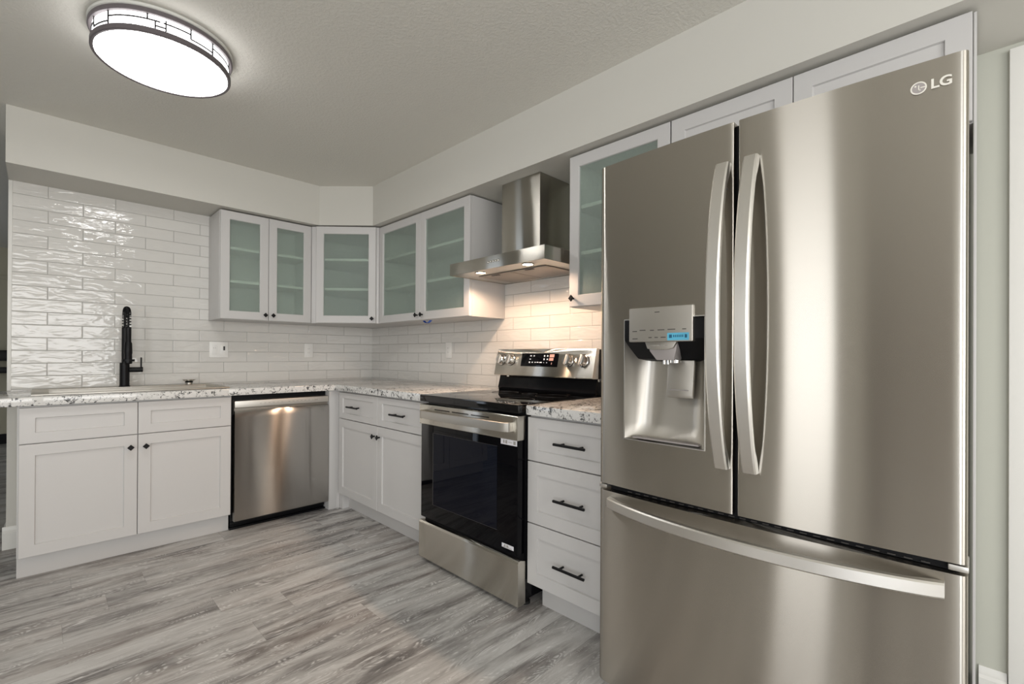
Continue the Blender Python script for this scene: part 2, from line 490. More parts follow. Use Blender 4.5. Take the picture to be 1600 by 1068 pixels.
# casing and door in the right wall
b = MB()
b.box(-0.018, 0.0, -4.125, -4.052, 0, 2.118, 0.003); b.box(-0.018, 0.0, -5.008, -4.935, 0, 2.118, 0.003)
b.box(-0.018, 0.0, -4.935, -4.125, 2.045, 2.118, 0.003)
struct('trim_2', b, 'trimw')
b = MB(); b.box(0.02, 0.055, -4.932, -4.128, 0.005, 2.042, 0.002)
for z0, z1 in ((0.2, 0.95), (1.1, 1.9)):
    for y0, y1 in ((-4.85, -4.57), (-4.49, -4.21)): b.box(0.014, 0.03, y0, y1, z0, z1, 0.006)
struct('door_1', b, 'trimw')
b = MB(); b.box(-5.199, -5.16, -4.75, -3.72, 0.004, 2.06, 0.003)
for z0, z1 in ((0.15, 0.95), (1.1, 1.92)): b.box(-5.17, -5.152, -4.60, -3.87, z0, z1, 0.006)
struct('door_2', b, 'brown')
b = MB(); b.box(-3.6, -2.3, 4.585, 4.6, 2.045, 2.10, 0.002); struct('trim_3', b, 'farwall_dimmed')

# ------------------------------------------------------------------ cabinet parts
KNOB_MESH = {}


def shaker(mb, x0, x1, z0, z1, yf, t=0.02, st=0.057, rec=0.008, rail=None):
    """slab front with a recessed flat panel; yf is its front plane"""
    rl = rail or st; yb = yf + t; yr = yf + rec; c = 0.0025
    o = [(x0, z0), (x1, z0), (x1, z1), (x0, z1)]
    i = [(x0 + st, z0 + rl), (x1 - st, z0 + rl), (x1 - st, z1 - rl), (x0 + st, z1 - rl)]
    k = [(x0 + st + c, z0 + rl + c), (x1 - st - c, z0 + rl + c), (x1 - st - c, z1 - rl - c), (x0 + st + c, z1 - rl - c)]
    e = 0.0018
    oi = [(x0 + e, z0 + e), (x1 - e, z0 + e), (x1 - e, z1 - e), (x0 + e, z1 - e)]
    v = [(p[0], yb, p[1]) for p in o] + [(p[0], yf + e, p[1]) for p in o] + [(p[0], yf, p[1]) for p in oi] + \
        [(p[0], yf, p[1]) for p in i] + [(p[0], yr, p[1]) for p in k]
    fc = [(3, 2, 1, 0), (16, 17, 18, 19)]
    for a in (0, 4, 8, 12):
        for j in range(4): fc.append((a + j, a + (j + 1) % 4, a + 4 + (j + 1) % 4, a + 4 + j))
    mb.poly(v, fc)


def glass_frame(mb, x0, x1, z0, z1, yf, t=0.02, st=0.057):
    yb = yf + t; e = 0.0018; c = 0.003
    def ring(d, y): return [(x0 + d, y, z0 + d), (x1 - d, y, z0 + d), (x1 - d, y, z1 - d), (x0 + d, y, z1 - d)]
    rs = [ring(0, yb), ring(0, yf + e), ring(e, yf), ring(st - c, yf), ring(st, yf + c), ring(st, yb)]
    v = sum(rs, []); fc = []
    for a in range(6):
        for j in range(4):
            fc.append((a * 4 + j, a * 4 + (j + 1) % 4, ((a + 1) % 6) * 4 + (j + 1) % 4, ((a + 1) % 6) * 4 + j))
    mb.poly(v, fc)


def knob(parent, x, z, yf):
    """diamond shaped black knob on a short stem"""
    mb = MB()
    mb.cyl((x, yf, z), (x, yf - 0.016, z), 0.005, 12)
    s = 0.0165
    p0 = [(x - s, z), (x, z - s), (x + s, z), (x, z + s)]
    q = s * 0.72; p1 = [(x - q, z), (x, z - q), (x + q, z), (x, z + q)]
    v = [(p[0], yf - 0.016, p[1]) for p in p1] + [(p[0], yf - 0.020, p[1]) for p in p0] + [(p[0], yf - 0.024, p[1]) for p in p0] + [(p[0], yf - 0.027, p[1]) for p in p1]
    fc = [(0, 1, 2, 3), (12, 13, 14, 15)]
    for a in (0, 4, 8):
        for j in range(4): fc.append((a + j, a + (j + 1) % 4, a + 4 + (j + 1) % 4, a + 4 + j))
    mb.poly(v, fc)
    return mb.build('knob', 'blackmetal', parent)


def bar_handle(parent, x, z, yf, L=0.16):
    mb = MB()
    mb.cyl((x - L / 2, yf - 0.032, z), (x + L / 2, yf - 0.032, z), 0.006, 16, bev=0.001)
    for s in (-1, 1): mb.cyl((x + s * L * 0.3, yf, z), (x + s * L * 0.3, yf - 0.03, z), 0.0045, 12)
    return mb.build('handle', 'blackmetal', parent)


def drawer(parent, x0, x1, z0, z1, yf, hx=None, name='drawer', rail=0.04):
    mb = MB(); shaker(mb, x0, x1, z0, z1, yf, rail=rail)
    o = mb.build(name, 'cab', parent)
    if hx is not None: bar_handle(o, hx, (z0 + z1) / 2, yf)
    return o


def door(parent, x0, x1, z0, z1, yf, kx):
    mb = MB(); shaker(mb, x0, x1, z0, z1, yf)
    o = mb.build('door', 'cab', parent)
    if kx is not None: knob(o, kx, z1 - 0.067, yf)
    return o


FL = 0.628            # front plane of base doors
# ------------------------------------------------------------------ sink base cabinet (left)
t = thing('sink_base_cabinet', 'white shaker base cabinet under the sink with two diamond-knobbed doors', 'cabinet', (-2.258, 0, 0))
w = 0.940
b = MB(); b.box(0, w, -0.606, -0.012, 0.1145, 0.70, 0.001); b.box(0, w, -0.606, -0.575, 0.70, 0.871); b.box(0, 0.018, -0.575, -0.012, 0.70, 0.871); b.box(w - 0.018, w, -0.575, -0.012, 0.70, 0.871)
b.build('carcass', 'cab', t)
b = MB(); b.box(0.0, w, -0.556, -0.05, 0.0, 0.114); b.build('toe_kick', 'cab', t)
dx = [0.006, 0.4675, 0.4705, 0.934]
drawer(t, dx[0], dx[1], 0.683, 0.862, -FL, name='false_drawer_front', rail=0.052)
drawer(t, dx[2], dx[3], 0.683, 0.862, -FL, name='false_drawer_front', rail=0.052)
door(t, dx[0], dx[1], 0.117, 0.679, -FL, dx[1] - 0.031)
door(t, dx[2], dx[3], 0.117, 0.679, -FL, dx[2] + 0.034)

# corner filler post between dishwasher and right run
t = thing('corner_filler_post', 'narrow white filler post in the corner beside the dishwasher', 'filler post', (-0.6885, 0, 0))
b = MB(); b.box(0.0, 0.058, -0.628, -0.05, 0.0, 0.871, 0.001); b.box(0.058, 0.0825, -0.6285, -0.60, 0.0, 0.871); b.build('post', 'cab', t)

# ------------------------------------------------------------------ base cabinet, right run
YB0, YB1, YB2 = -0.657, -1.2115, -1.765
t = thing('base_cabinet', 'white shaker base cabinet left of the range with two drawers over two doors', 'cabinet', (0, YB0 + 0.026, 0), RW)
L = YB0 + 0.026 - YB2
b = MB(); b.box(0, L, -0.606, -0.012, 0.1145, 0.871, 0.001); b.build('carcass', 'cab', t)
b = MB(); b.box(0.04, L, -0.556, -0.05, 0.0, 0.114); b.box(0.0, 0.045, -0.606, -0.05, 0.0, 0.114); b.build('toe_kick', 'cab', t)
x0 = 0.028; xm = YB0 + 0.026 - YB1; x1 = L - 0.003
for (p, q, kx) in ((x0, xm - 0.0015, xm - 0.033), (xm + 0.0015, x1, xm + 0.030)):
    drawer(t, p, q, 0.672, 0.860, -FL, (p + q) / 2 - (0.02 if p == x0 else 0.0))
    door(t, p, q, 0.117, 0.667, -FL, kx)

# ------------------------------------------------------------------ drawer cabinet right of the range
YD0, YD1 = -2.548, -3.058
t = thing('drawer_cabinet', 'white three-drawer base cabinet between the range and refrigerator', 'cabinet', (0, YD0, 0), RW)
L = YD0 - YD1
b = MB(); b.box(0.0, L, -0.612, -0.012, 0.1145, 0.871, 0.001); b.build('carcass', 'cab', t)
b = MB(); b.box(0.03, L, -0.560, -0.05, 0.0, 0.114); b.build('toe_kick', 'cab', t)
for z0, z1, rl in ((0.669, 0.861, 0.047), (0.392, 0.664, 0.057), (0.117, 0.387, 0.057)):
    drawer(t, 0.002, L - 0.002, z0, z1, -0.634, 0.255, rail=rl)

# ------------------------------------------------------------------ worktops
CT0, CT1 = 0.8725, 0.916
FE = 0.655
SX0, SX1, SY0, SY1 = -2.165, -1.345, -0.545, -0.155      # sink cut-out
b = MB()
b.box(-2.345, SX0, -FE, -0.009, CT0, CT1, 0.006); b.box(SX1, -0.009, -FE, -0.009, CT0, CT1, 0.006)
b.box(SX0 - 0.006, SX1 + 0.006, -FE, SY0, CT0, CT1, 0.006); b.box(SX0 - 0.006, SX1 + 0.006, SY1, -0.009, CT0, CT1, 0.006)
b.box(-FE, -0.009, -1.777, -FE + 0.012, CT0, CT1, 0.006)
o = b.build('countertop', 'granite')
tag(o, 'long L-shaped speckled white granite countertop holding the sink', 'countertop')
b = MB(); b.box(-FE, -0.009, -3.060, -2.556, CT0, CT1, 0.006)
o = b.build('countertop', 'granite')
tag(o, 'short speckled granite countertop between the range and refrigerator', 'countertop')

# ------------------------------------------------------------------ sink
t = thing('sink', 'stainless steel drop-in kitchen sink set in the granite countertop', 'sink', (-1.757, -0.31, CT1))
X0, X1, Y0, Y1 = -0.455, 0.440, -0.262, 0.246
bx0, bx1, by0, by1 = SX0 + 1.757 + 0.02, SX1 + 1.757 - 0.02, SY0 + 0.31 + 0.02, SY1 + 0.31 - 0.02
b = MB()
zt = 0.008
b.box(X0, X1, Y0, by0, 0.0005, zt, 0.003); b.box(X0, X1, by1, Y1, 0.0005, zt, 0.003)
b.box(X0, bx0, by0 - 0.004, by1 + 0.004, 0.0005, zt, 0.003); b.box(bx1, X1, by0 - 0.004, by1 + 0.004, 0.0005, zt, 0.003)
b.build('rim', 'steel_s', t)
b = MB()
ring = lambda x0, x1, y0, y1, z: [(x0, y0, z), (x1, y0, z), (x1, y1, z), (x0, y1, z)]
v = ring(bx0 - .002, bx1 + .002, by0 - .002, by1 + .002, 0.004) + ring(bx0 + .01, bx1 - .01, by0 + .01, by1 - .01, -0.19)
b.poly(v, [(4, 5, 6, 7)] + [(j, (j + 1) % 4, 4 + (j + 1) % 4, 4 + j) for j in range(4)])
b.build('basin', 'steel_s', t)
b = MB(); b.lathe([(0.056, -0.1885), (0.050, -0.186), (0.042, -0.1895)], 28, 0.0, 0.0); b.build('drain', 'chrome', t)

# strainer basket standing on the sink deck
t = thing('strainer_basket', 'small round metal sink strainer basket standing on the sink ledge', 'sink strainer', (-1.452, -0.115, CT1 + zt))
b = MB(); b.lathe([(0.019, 0.0), (0.021, 0.002), (0.020, 0.013)], 28); b.build('stopper', 'steel_s', t)
b = MB(); b.lathe([(0.022, 0.013), (0.024, 0.016), (0.022, 0.020)], 28); b.build('gasket', 'rubber', t)
b = MB(); b.lathe([(0.020, 0.020), (0.030, 0.026), (0.039, 0.032), (0.040, 0.0345), (0.036, 0.0345), (0.024, 0.029)], 32); b.build('cup', 'chrome', t)

# ------------------------------------------------------------------ faucet
t = thing('kitchen_faucet', 'tall matte black spring-neck kitchen faucet behind the sink', 'faucet', (-1.797, -0.105, CT1 + zt))
b = MB(); b.lathe([(0.029, 0.0), (0.029, 0.004), (0.0255, 0.006), (0.0255, 0.150), (0.022, 0.153)], 32)
b.build('body', 'blackmetal', t)
b = MB(); b.lathe([(0.016, 0.152), (0.016, 0.375), (0.013, 0.38)], 24); b.build('riser', 'blackmetal', t)
b = MB()
b.cyl((0.022, -0.002, 0.107), (0.092, -0.006, 0.107), 0.0165, 20, bev=0.0015); o = b.build('valve', 'blackmetal', t)
b = MB(); b.cyl((0.083, -0.006, 0.118), (0.083, -0.008, 0.186), 0.0045, 12, bev=0.001); b.build('lever', 'blackmetal', o)
# spray head docked in front of the riser on an arm
b = MB()
b.cyl((0.0, 0.0, 0.168), (0.006, -0.085, 0.168), 0.009, 14)
b.lathe([(0.022, 0.162), (0.033, 0.162), (0.033, 0.175), (0.022, 0.175)], 28, 0.007, -0.100)
b.build('docking_arm', 'blackmetal', t)
b = MB(); b.lathe([(0.017, 0.146), (0.021, 0.152), (0.0195, 0.205), (0.0215, 0.215), (0.0195, 0.275), (0.015, 0.285), (0.015, 0.372), (0.012, 0.378)], 28, 0.007, -0.100)
b.build('spray_head', 'blackmetal', t)
arc = []
for i in range(33):
    a = PI * i / 32
    arc.append(Vector((0.0035 - 0.0035 * math.cos(a), -0.05 + 0.05 * math.cos(a), 0.44 + 0.055 * math.sin(a))))
path = [Vector((0, 0, 0.375 + 0.065 * i / 6)) for i in range(6)] + arc + [Vector((0.007, -0.1, 0.44 - 0.065 * i / 6)) for i in range(1, 7)]
b = MB(); b.tube(path, 0.0055, 10); b.build('hose', 'rubber', t)
coil = []
TURNS, N = 26, 26 * 14
for i in range(N + 1):
    s = i / N * (len(path) - 1); k = min(int(s), len(path) - 2); fr = s - k
    p = path[k].lerp(path[k + 1], fr); d = (path[k + 1] - path[k]).normalized()
    x = Vector((1, 0.07, 0)).normalized(); y = d.cross(x); a = 2 * PI * TURNS * i / N
    coil.append(p + (x * math.cos(a) + y * math.sin(a)) * 0.0135)
b = MB(); b.tube(coil, 0.0024, 6); b.build('spring', 'blackmetal', t)

# ------------------------------------------------------------------ dishwasher
t = thing('dishwasher', 'built-in stainless steel dishwasher under the countertop near the corner', 'dishwasher', (-1.3165, 0, 0))
w = 0.6255
b = MB(); b.box(0.004, w - 0.002, -0.570, -0.03, 0.10, 0.868, 0.002); b.build('tub', 'gap', t)
b = MB()
# door: flat brushed face, pocket lip at its top
zt_ = 0.773
pr = [(-0.575, 0.066), (-0.632, 0.066), (-0.637, 0.071), (-0.637, zt_ - 0.05), (-0.6355, zt_ - 0.012), (-0.630, zt_), (-0.608, zt_), (-0.606, zt_ - 0.035), (-0.575, zt_ - 0.035)]
b.prism(pr, 'x', 0.012, w - 0.004, 0.0, ang=50)
o = b.build('door', 'steel_dw', t, 40)
b = MB(); b.prism([(-0.575, 0.745), (-0.606, 0.745), (-0.612, 0.786), (-0.628, 0.792), (-0.628, 0.833), (-0.575, 0.836)], 'x', 0.014, w - 0.004, 0.001)
p = b.build('control_panel', 'steelcap', t); p['label'] = 'pale control strip with faint button marks'
b = MB()
for i in range(13):
    x = 0.16 + i * 0.027 + (0.02 if i > 5 else 0)
    b.box(x, x + 0.012, -0.6284, -0.627, 0.811, 0.814)
b.box(0.52, 0.545, -0.6284, -0.627, 0.808, 0.817)
b.build('button_marks', 'inkfaint', p)
b = MB(); b.box(0.006, w - 0.006, -0.560, -0.50, 0.014, 0.10, 0.002)
b.box(0.006, w - 0.006, -0.572, -0.56, 0.03, 0.045, 0.003); b.box(0.006, w - 0.006, -0.568, -0.56, 0.058, 0.064, 0.002)
b.box(0.0, w, -0.575, -0.50, 0.0, 0.012, 0.003)
k = b.build('kick_plate', 'enamel', t)
for x in (0.03, w - 0.06):
    b = MB(); b.cyl((x, -0.556, 0.055), (x, -0.566, 0.055), 0.006, 12); b.build('screw', 'chrome', k)

# ------------------------------------------------------------------ range
YR0, YR1 = -1.7845, -2.5435
t = thing('range', 'freestanding stainless electric range with black glass oven door', 'range', (0, YR0, 0), RW)
w = YR0 - YR1
b = MB(); b.box(0.004, w - 0.004, -0.635, -0.02, 0.035, 0.895, 0.003); b.build('body', 'enamel', t)
for x in (0.04, w - 0.035):
    for y in (-0.60, -0.10):
        b = MB(); b.lathe([(0.022, 0.0), (0.022, 0.012), (0.010, 0.016), (0.010, 0.036)], 16, x, y); b.build('foot', 'rubber', t)
b = MB(); b.box(0.0, w, -0.690, -0.075, 0.880, 0.917, 0.004, 3)
ck = b.build('cooktop', 'ceran', t)
b = MB()
for (cx_, cy_, rr) in ((0.20, -0.50, 0.115), (0.56, -0.50, 0.095), (0.20, -0.22, 0.08), (0.56, -0.22, 0.09), (0.38, -0.20, 0.045)):
    b.lathe([(rr - 0.002, 0.9171), (rr - 0.002, 0.9174), (rr, 0.9174), (rr, 0.9171)], 48, cx_, cy_, cap=False)
b.build('burner_rings', 'burner', ck)
# oven door
b = MB()
b.box(0.008, w - 0.008, -0.684, -0.640, 0.245, 0.765, 0.003)
od = b.build('oven_door', 'blackglass', t)
b = MB()
b.prism([(-0.640, 0.757), (-0.690, 0.757), (-0.692, 0.760), (-0.692, 0.862), (-0.689, 0.866), (-0.640, 0.866)], 'x', 0.003, w - 0.003, 0.0015)
b.build('top_band', 'steel_r', od)['label'] = 'brushed stainless band across the top of the oven door'
b = MB(); b.box(0.12, w - 0.14, -0.6848, -0.683, 0.33, 0.715, 0.0); b.build('window', 'ovenwin', od)
b = MB()
for (z0, z1) in ((0.715, 0.7165), (0.3285, 0.33)): b.box(0.118, w - 0.138, -0.6852, -0.6838, z0, z1)
b.box(0.1165, 0.1215, -0.6852, -0.6838, 0.33, 0.715)
b.build('window_border', 'burner', od)
# handle: flat bowed bar with end returns
b = MB()
hz0, hz1 = 0.797, 0.838
xs = [0.050 + (w - 0.078) * i / 24 for i in range(25)]
out, inn = [], []
for x in xs:
    s = (x - w / 2 - 0.011) / (w / 2 - 0.039)
    yo = -0.748 + 0.012 * s * s
    if abs(s) > 0.93: yo += (abs(s) - 0.93) / 0.07 * 0.012
    out.append((x, yo)); inn.append((x, -0.690 if abs(s) > 0.925 else yo + 0.013))
b.prism(out + inn[::-1], 'z', hz0, hz1, 0.003, 2, ang=40)
b.build('handle', 'steel_s', od, 35)
for k in range(3):
    x = 0.14 + k * 0.15
    b = MB(); b.box(x, x + 0.130, -0.6925, -0.6915, 0.842, 0.8465); b.build('vent_slot', 'gap', od)
for (x0_, x1_, z0_, z1_) in ((w - 0.115, w - 0.012, 0.731, 0.7565), (w - 0.105, w - 0.03, 0.262, 0.280)):
    b = MB(); b.box(x0_, x1_, -0.6852, -0.6838, z0_, z1_); s = b.build('sticker', 'sticker', od)
    b = MB(); zc_ = (z0_ + z1_) / 2; hh = (z1_ - z0_)
    b.box(x0_ + 0.016, x0_ + 0.024, -0.6856, -0.685, zc_ - hh * .25, zc_ + hh * .3); b.box(x0_ + 0.030, x0_ + 0.042, -0.6856, -0.685, zc_ - hh * .3, zc_ + hh * .3)
    b.box(x0_ + 0.048, x1_ - 0.03, -0.6856, -0.685, zc_ - hh * .05, zc_ + hh * .05)
    if z0_ > 0.5: b.box(x1_ - 0.022, x1_ - 0.008, -0.6856, -0.685, zc_ - hh * .3, zc_ + hh * .3)
    else: b.box(x0_ + 0.008, x1_ - 0.01, -0.6856, -0.685, zc_ - hh * .35, zc_ - hh * .2)
    b.build('sticker_print', 'inkfaint', od)
# storage drawer
b = MB()
b.prism([(-0.640, 0.024), (-0.686, 0.020), (-0.690, 0.024), (-0.690, 0.212), (-0.684, 0.222), (-0.672, 0.224), (-0.640, 0.214)], 'x', -0.002, w + 0.002, 0.0015)
b.build('storage_drawer', 'steel_r', t, 35)
b = MB(); b.box(0.01, w - 0.01, -0.655, -0.638, 0.214, 0.25); b.build('drawer_gap', 'gap', t)
# back guard: black lower part and leaning stainless console
b = MB()
b.prism([(-0.02, 0.900), (-0.088, 0.917), (-0.094, 0.935), (-0.072, 1.015), (-0.060, 1.172), (-0.02, 1.172)], 'x', 0.006, w - 0.004, 0.002)
bg = b.build('back_guard', 'enamel', t)
A = (-0.122, 1.012); B = (-0.086, 1.176)     # console face, bottom to top
b = MB(); b.prism([(-0.070, 1.010), A, (-0.1235, 1.018), (B[0] - 0.0015, 1.172), B, (-0.060, 1.176)], 'x', 0.0, w, 0.0015)
cp = b.build('control_panel', 'steel_r', t, 35)
dirz = Vector((0, B[0] - A[0], B[1] - A[1])).normalized(); nrm = Vector((0, -dirz.z, dirz.y))
PM = Matrix(((1, 0, 0, 0), (0, dirz.y, nrm.y, A[0]), (0, dirz.z, nrm.z, A[1]), (0, 0, 0, 1)))   # panel: x right, y up the face, z out


def onpanel(mb, x0, x1, a0, a1, h0, h1, bev=0.0): mb.box(x0, x1, a0, a1, h0, h1, bev, 2, PM)


b = MB(); onpanel(b, 0.222, 0.508, 0.060, 0.140, 0.0, 0.0035, 0.001); ds = b.build('display', 'blackglass', cp)
b = MB()
for (x, a, ww, hh) in ((.292, .124, .012, .006), (.318, .124, .010, .006), (.290, .104, .010, .004), (.287, .085, .010, .008), (.310, .085, .010, .006), (.333, .085, .010, .005),
                       (.350, .085, .014, .005), (.372, .085, .018, .006), (.400, .124, .009, .009), (.424, .124, .009, .009), (.400, .104, .009, .010), (.424, .104, .009, .008), (.402, .084, .005, .003), (.424, .084, .006, .005)):
    onpanel(b, x, x + ww, a - hh / 2, a + hh / 2, 0.0035, 0.0040)
b.build('lit_icons', 'icon', ds)
b = MB(); onpanel(b, .444, .478, .116, .134, .0035, .004); onpanel(b, .442, .474, .096, .112, .0035, .004); onpanel(b, .462, .466, .074, .086, .0035, .004)
b.build('button_pads', 'iconred', ds)
for x in (0.052, 0.134, 0.585, 0.686):
    b = MB()
    b.lathe([(0.035, 0.0), (0.035, 0.004), (0.030, 0.006), (0.0285, 0.026), (0.026, 0.029)], 40, mat=PM @ Matrix.Translation((x, 0.098, 0.003)))
    kb = b.build('control_knob', 'chrome', cp)
    b = MB(); b.box(-0.006, 0.006, -0.028, 0.028, 0.026, 0.036, 0.0025, 2, PM @ Matrix.Translation((x, 0.098, 0.003)) @ Matrix.Rotation(R(-12), 4, 'Z'))
    b.build('knob_grip', 'steel_s', kb)
    b = MB(); b.lathe([(0.036, 0.0), (0.0375, 0.0), (0.0375, 0.0035), (0.036, 0.0035)], 40, mat=PM @ Matrix.Translation((x, 0.098, 0.0)), cap=False); b.build('knob_collar', 'ink', kb)
b = MB(); b.lathe([(0.0068, 0.0), (0.0068, 0.0012)], 20, mat=PM @ Matrix.Translation((0.030, 0.026, 0.001)))
me = text_mesh('LG', 0.017, PM @ Matrix.Translation((0.053, 0.026, 0.0018)), bold=0.0004); b.bm.from_mesh(me)
b.build('maker_logo', 'ink', cp)
b = MB()
for i in range(4): onpanel(b, 0.69 + i * 0.008, 0.696 + i * 0.008, 0.022, 0.027, 0.001, 0.0016)
for x in (0.03, 0.72): onpanel(b, x, x + 0.008, 0.150, 0.153, 0.001, 0.0016)
b.build('printed_marks', 'ink', cp)
for q in ((0.07, 0.09, -0.078, -0.066, 1.001, 1.010), (w - 0.012, w + 0.001, -0.070, -0.060, 0.996, 1.010), (w - 0.012, w + 0.001, -0.045, -0.035, 0.996, 1.010)):
    b = MB(); b.box(*q, 0.001); b.build('bracket_clip', 'chrome', bg)

# ------------------------------------------------------------------ range hood
YH0, YH1 = -1.771, -2.507
t = thing('range_hood', 'wall-mounted stainless chimney range hood with two lit lamps', 'range hood', (0, YH0, 0), RW)
w = YH0 - YH1
HF, HZ0, HZ1 = -0.475, 1.604, 1.672
b = MB()
# open-bottomed canopy shell
b.box(0, w, HF, HF + 0.004, HZ0, HZ1, 0.001); b.box(0, 0.004, HF + .004, -0.009, HZ0, HZ1); b.box(w - 0.004, w, HF + .004, -0.009, HZ0, HZ1)
b.box(0.004, w - 0.004, HF + .004, -0.009, HZ1 - 0.004, HZ1); b.box(0.004, w - 0.004, -0.013, -0.009, HZ0, HZ1)
b.build('canopy', 'steel_hood', t)
b = MB(); b.box(0.004, w - 0.004, HF + .004, -0.014, HZ0 + 0.004, HZ0 + 0.008); us = b.build('underside_panel', 'steelcap', t)
cxh = w / 2 + 0.012
b = MB(); b.box(cxh - 0.148, cxh + 0.148, -0.272, -0.009, HZ1, ZS - 0.001, 0.0015); b.build('chimney', 'steel_hood', t)
for (p, q) in ((0.10, 0.358), (0.365, 0.625)):
    b = MB(); b.box(p, q, -0.335, -0.06, HZ0 - 0.002, HZ0 + 0.003, 0.002)
    fl_ = b.build('grease_filter', 'mesh', t)
    b = MB(); b.box((p + q) / 2 - 0.03, (p + q) / 2 + 0.03, -0.325, -0.310, HZ0 - 0.005, HZ0 - 0.002, 0.001); b.build('filter_latch', 'dark', fl_)
HOODLAMPS = []
for x in (0.206, 0.570):
    b = MB(); b.lathe([(0.030, HZ0 + 0.004), (0.034, HZ0 + 0.001), (0.034, HZ0), (0.026, HZ0), (0.026, HZ0 + 0.004)], 28, x, -0.413, cap=False); lr = b.build('lamp', 'chrome', t)
    b = MB(); b.lathe([(0.0262, HZ0 + 0.0015), (0.018, HZ0 + 0.0005)], 24, x, -0.413); b.build('bulb_lens', 'hoodlamp', lr)
    HOODLAMPS.append((x, -0.413))
for k in range(5):
    b = MB(); x = 0.333 + 0.0205 * k
    b.cyl((x, HF, 1.640), (x, HF - 0.006, 1.640), 0.006, 16, bev=0.001); b.build('push_button', 'chrome', t)
for k, (x, y) in enumerate(HOODLAMPS):
    d = bpy.data.lights.new('hood_spot', 'SPOT'); d.energy = 13.0; d.color = (1.0, 0.68, 0.47); d.spot_size = R(165); d.spot_blend = 0.35; d.shadow_soft_size = 0.02
    o = bpy.data.objects.new('hood_spot', d); COL.objects.link(o); o.location = (y, YH0 - x, HZ0 - 0.006)

# ------------------------------------------------------------------ wall cabinets
UF, UB, UT = 0.316, 1.378, 2.128


def upper(name, label, loc, rz, L, doors, depth=UF, zb=UB, zt=UT, shelves=(1.645, 1.875), glass=True, knobz=0.052):
    """open carcass with shelves behind framed doors; doors: (x0, x1, knob x)"""
    t = thing(name, label, 'cabinet', loc, rz)
    yb, yf = -0.009, -depth + 0.021
    b = MB()
    b.box(0, 0.016, yf, yb, zb, zt, 0.001); b.box(L - 0.016, L, yf, yb, zb, zt, 0.001)
    b.box(0.016, L - 0.016, yf, yb, zb, zb + 0.016); b.box(0.016, L - 0.016, yf, yb, zt - 0.016, zt)
    b.box(0.016, L - 0.016, yb - 0.006, yb, zb + 0.016, zt - 0.016)
    b.build('carcass', 'cab', t)
    if glass:
        for z in shelves:
            b = MB(); b.box(0.017, L - 0.017, yf + 0.004, yb - 0.007, z - 0.009, z + 0.009, 0.001); b.build('shelf', 'cab', t)
    for (p, q, kx) in doors:
        b = MB()
        if glass: glass_frame(b, p, q, zb + 0.002, zt - 0.002, -depth)
        else: shaker(b, p, q, zb + 0.002, zt - 0.002, -depth)
        d = b.build('door', 'cab', t)
        if glass:
            b = MB(); b.box(p + 0.052, q - 0.052, -depth + 0.009, -depth + 0.013, zb + 0.054, zt - 0.054); b.build('glass_pane', 'pane', d)
        if kx is not None: knob(d, kx, zb + knobz, -depth)
    return t


x0 = -1.316
upper('wall_cabinet', 'white wall cabinet with two glass doors nearest the sink', (x0, 0, 0), 0, 0.620,
      [(0.002, 0.3085, 0.3085 - 0.024), (0.3115, 0.618, 0.3115 + 0.026)], knobz=0.040)
upper('wall_cabinet', 'white two-door glass wall cabinet beside the range hood', (0, -0.672, 0), RW, 1.092,
      [(0.002, 0.5575, 0.5575 - 0.03), (0.5605, 1.09, 0.5605 + 0.03)], knobz=0.037)
upper('wall_cabinet', 'single-door glass wall cabinet between the range hood and refrigerator', (0, -2.532, 0), RW, 0.531,
      [(0.002, 0.529, 0.030)], knobz=0.042)
upper('wall_cabinet', 'solid-door white wall cabinet above the refrigerator', (0, -3.066, 0), RW, 0.904,
      [(0.002, 0.4505, None), (0.4535, 0.902, None)], glass=False, zb=1.812)
# diagonal corner cabinet
t = thing('corner_wall_cabinet', 'diagonal corner wall cabinet with one glass door', 'cabinet', (0, 0, 0))
a_, c_ = 0.694, 0.670           # reach along the back wall and along the right wall
fx = UF - 0.0
b = MB()
pl = [(-a_, -0.009), (-a_, -fx + 0.0), (-fx + 0.0, -c_), (-0.009, -c_), (-0.009, -0.009)]
b.prism(pl, 'z', UB, UB + 0.016); b.prism(pl, 'z', UT - 0.016, UT)
b.box(-a_, -a_ + 0.016, -fx, -0.009, UB + .016, UT - .016); b.box(-fx, -0.009, -c_, -c_ + 0.016, UB + .016, UT - .016)
b.box(-a_ + .016, -0.009, -0.015, -0.009, UB + .016, UT - .016); b.box(-0.015, -0.009, -c_ + .016, -0.015, UB + .016, UT - .016)
dv = Vector((a_ - fx, -(c_ - fx), 0)); DL = dv.length; dv.normalize(); ang = math.atan2(dv.y, dv.x)
DM = Matrix.Translation((-a_, -fx, 0)) @ Matrix.Rotation(ang, 4, 'Z')
b.box(0.0, 0.05, -0.004, 0.016, UB, UT, 0.001, 2, DM); b.box(DL - 0.05, DL, -0.004, 0.016, UB, UT, 0.001, 2, DM)
b.build('carcass', 'cab', t)
for z in (1.645, 1.875):
    b = MB(); b.prism([(-a_ + .017, -0.016), (-a_ + .017, -fx - 0.006), (-fx - 0.006, -c_ + 0.017), (-0.016, -c_ + 0.017), (-0.016, -0.016)], 'z', z - .009, z + .009, 0.001); b.build('shelf', 'cab', t)
b = MB(); d0, d1 = 0.042, DL - 0.020
t2 = MB(); glass_frame(t2, d0, d1, UB + 0.002, UT - 0.002, -0.024)
t2.bm.transform(DM); d = t2.build('door', 'cab', t)
b = MB(); b.box(d0 + 0.052, d1 - 0.052, -0.015, -0.011, UB + 0.054, UT - 0.054, 0, 2, DM); b.build('glass_pane', 'pane', d)
k = knob(d, d1 - 0.024, UB + 0.036, -0.024); k.data.transform(DM)
b = None

